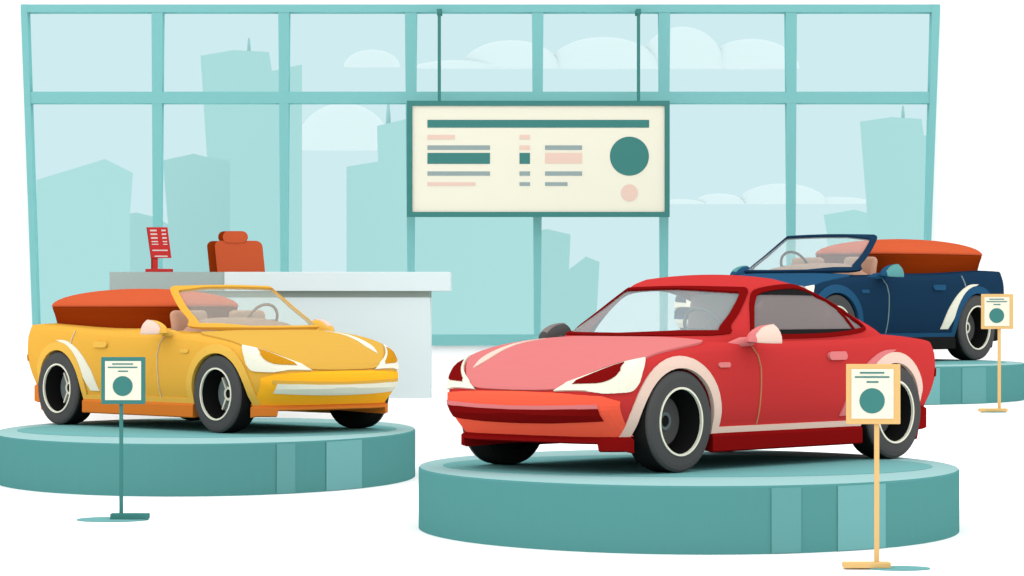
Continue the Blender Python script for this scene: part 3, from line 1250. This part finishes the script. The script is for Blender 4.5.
for x in (439.3, 638.5):
    a, b = bpt(x - 1.6, 102), bpt(x + 1.6, 9.5)
    rod = MB().box(a[0], b[0], -.02, .02, a[1], b[1]).build('hanging_rod', TEAL_DARK, board)
    MB().box(a[0] - .01, b[0] + .01, -.03, .285, b[1] - .05, b[1] + .006).build('bracket', TEAL_DARK, rod)

# ------------------------------------------------------------------ reception desk
DD = 31.05
d0 = at(225, 398, DD)
desk = thing('reception_desk', 'long white reception desk with grey left wing behind the yellow convertible', 'desk', (d0.x, DD, STAGE_Z))


def dx(px, D=DD):
    return (px - 512) / F * D - d0.x


def dz(py, D=DD):
    return EYE - (py - HY) / F * D - STAGE_Z


MB().box(dx(201), dx(430), 0, .66, 0, dz(297.5)).build('front_panel', DESK, desk)
MB().box(dx(201), dx(430) - .002, .03, .62, dz(298), dz(290.5)).build('painted_shade', DESK_SHADE, desk)  # shade under the countertop, put in as a grey strip
MB().box(dx(225), dx(450), -.06, .72, dz(291), dz(272), bev=.004).build('countertop', DESK, desk)
wing = MB()
wing.box(dx(110), dx(225) + .02, -.04, .70, dz(291), dz(272))
wing.box(dx(114), dx(201) - .001, .0, .66, 0, dz(290.5))
wing.build('side_wing', DESK_GREY, desk)

# menu holder on the desk
KD = DD + .25
k0 = at(159, 272, KD)
k0.z = STAGE_Z + dz(272)
kz = k0.z - at(159, 272, KD).z
kio = thing('menu_stand', 'small red tilted menu holder with white lines standing on the grey desk wing', 'menu holder', k0)


def kp(px, py):
    p = at(px, py, KD) - k0
    return p.x, p.z + kz


def tilt(xz, y):
    return (xz[0], y, xz[1])


p = [kp(147.5, 227), kp(167.5, 227), kp(171.5, 257.8), kp(151.5, 257.8)]
kf = MB().prism([tilt(a, -.03) for a in p], (0, .03, 0)).build('face_plate', RED, kio)
pb = [kp(146.7, 227.2), kp(148, 227), kp(152, 257.8), kp(151, 257.6)]
MB().prism([tilt(a, -.028) for a in pb], (0, .05, 0)).build('side_edge', BROWN, kf)
CW = mat('print_white', (250, 232, 226), .92)
for i, (y, h) in enumerate(((229.5, 1.6), (233.2, 1.6), (237, 1.6), (240.8, 1.2), (243.6, 1.0))):
    sx = (y - 227) * .13
    for (a, b) in ((150.0, 156.6), (161.2, 165.6)):
        qd = [kp(a + sx, y), kp(b + sx, y), kp(b + sx + .2, y + h), kp(a + sx + .2, y + h)]
        MB().prism([tilt(t, -.033) for t in qd], (0, .004, 0)).build('printed_line', CW, kf)
for (a, b, y) in ((152.8, 168, 249.5), (155, 168, 255.4)):
    MB().prism([tilt(t, -.033) for t in (kp(a, y), kp(b, y), kp(b, y + 1.3), kp(a, y + 1.3))], (0, .004, 0)).build('printed_line', CW, kf)
a, b = kp(152.8, 269), kp(157.8, 257)
MB().box(a[0], b[0], -.02, .015, a[1], b[1] + .03).build('stem', RED, kio)
a, b = kp(151.2, 269), kp(152.9, 257)
MB().box(a[0], b[0], -.018, .015, a[1], b[1] + .01).build('stem_edge', BROWN, kio)
a, b = kp(146.2, 272), kp(172.3, 268.6)
MB().box(a[0], b[0], -.08, .08, 0, b[1] - 0, bev=.006).build('base', RED, kio)

# office chair behind the desk
CD = DD + 1.35
c0 = at(236, 272, CD)
ch = thing('office_chair', 'orange high-backed office chair behind the reception desk', 'chair', (c0.x, CD, STAGE_Z))


def cp(px, py, D=CD):
    p = at(px, py, D)
    return Vector((p.x - c0.x, p.z - STAGE_Z))


def rounded(x0, y0, x1, y1, r, shear=0.0):
    """rounded outline in picture measures, leaning by shear"""
    o = []
    for (cx, cy, a) in ((x1 - r, y0 + r, 0), (x0 + r, y0 + r, 90), (x0 + r, y1 - r, 180), (x1 - r, y1 - r, 270)):
        for k in range(7):
            t = math.radians(a + 90 * k / 6)
            x, y = cx + r * math.cos(t), cy - r * math.sin(t)
            o.append((x + (y - y0) * shear, y))
    return o


def slab(name, outline, y0, y1, m, parent, sx=0.0):
    pts = [cp(*p) for p in outline]
    a = [(p.x, y0, p.y) for p in pts]
    return MB().prism(a, (sx, y1 - y0, 0)).build(name, m, parent)


bk = slab('backrest', rounded(214.8, 240.8, 262, 300, 6, .10), -.06, -.0, COVER, ch)
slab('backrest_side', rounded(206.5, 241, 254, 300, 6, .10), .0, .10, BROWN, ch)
hr = slab('headrest', rounded(223.4, 231.2, 248, 242.8, 5.6), -.07, -.01, COVER, ch)
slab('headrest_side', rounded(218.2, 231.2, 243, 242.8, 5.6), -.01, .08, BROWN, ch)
MB().box(-.26, .30, .05, .55, .42, .54, bev=.05).build('seat', COVER, ch)
cb = MB().tube([(0, .3, .10), (0, .3, .43)], .03, 12)
cb.build('gas_column', GREY, ch)
for k in range(5):
    t = 2 * math.pi * k / 5
    leg = MB().tube([(0, .3, .10), (.28 * math.cos(t), .3 + .28 * math.sin(t), .06)], [.03, .018], 8).build('base_leg', GREY, ch)
    MB().disc(.03, -.012, .012, 20, Matrix.Translation((.28 * math.cos(t), .3 + .28 * math.sin(t), .03))).build('caster', TYRE, leg)
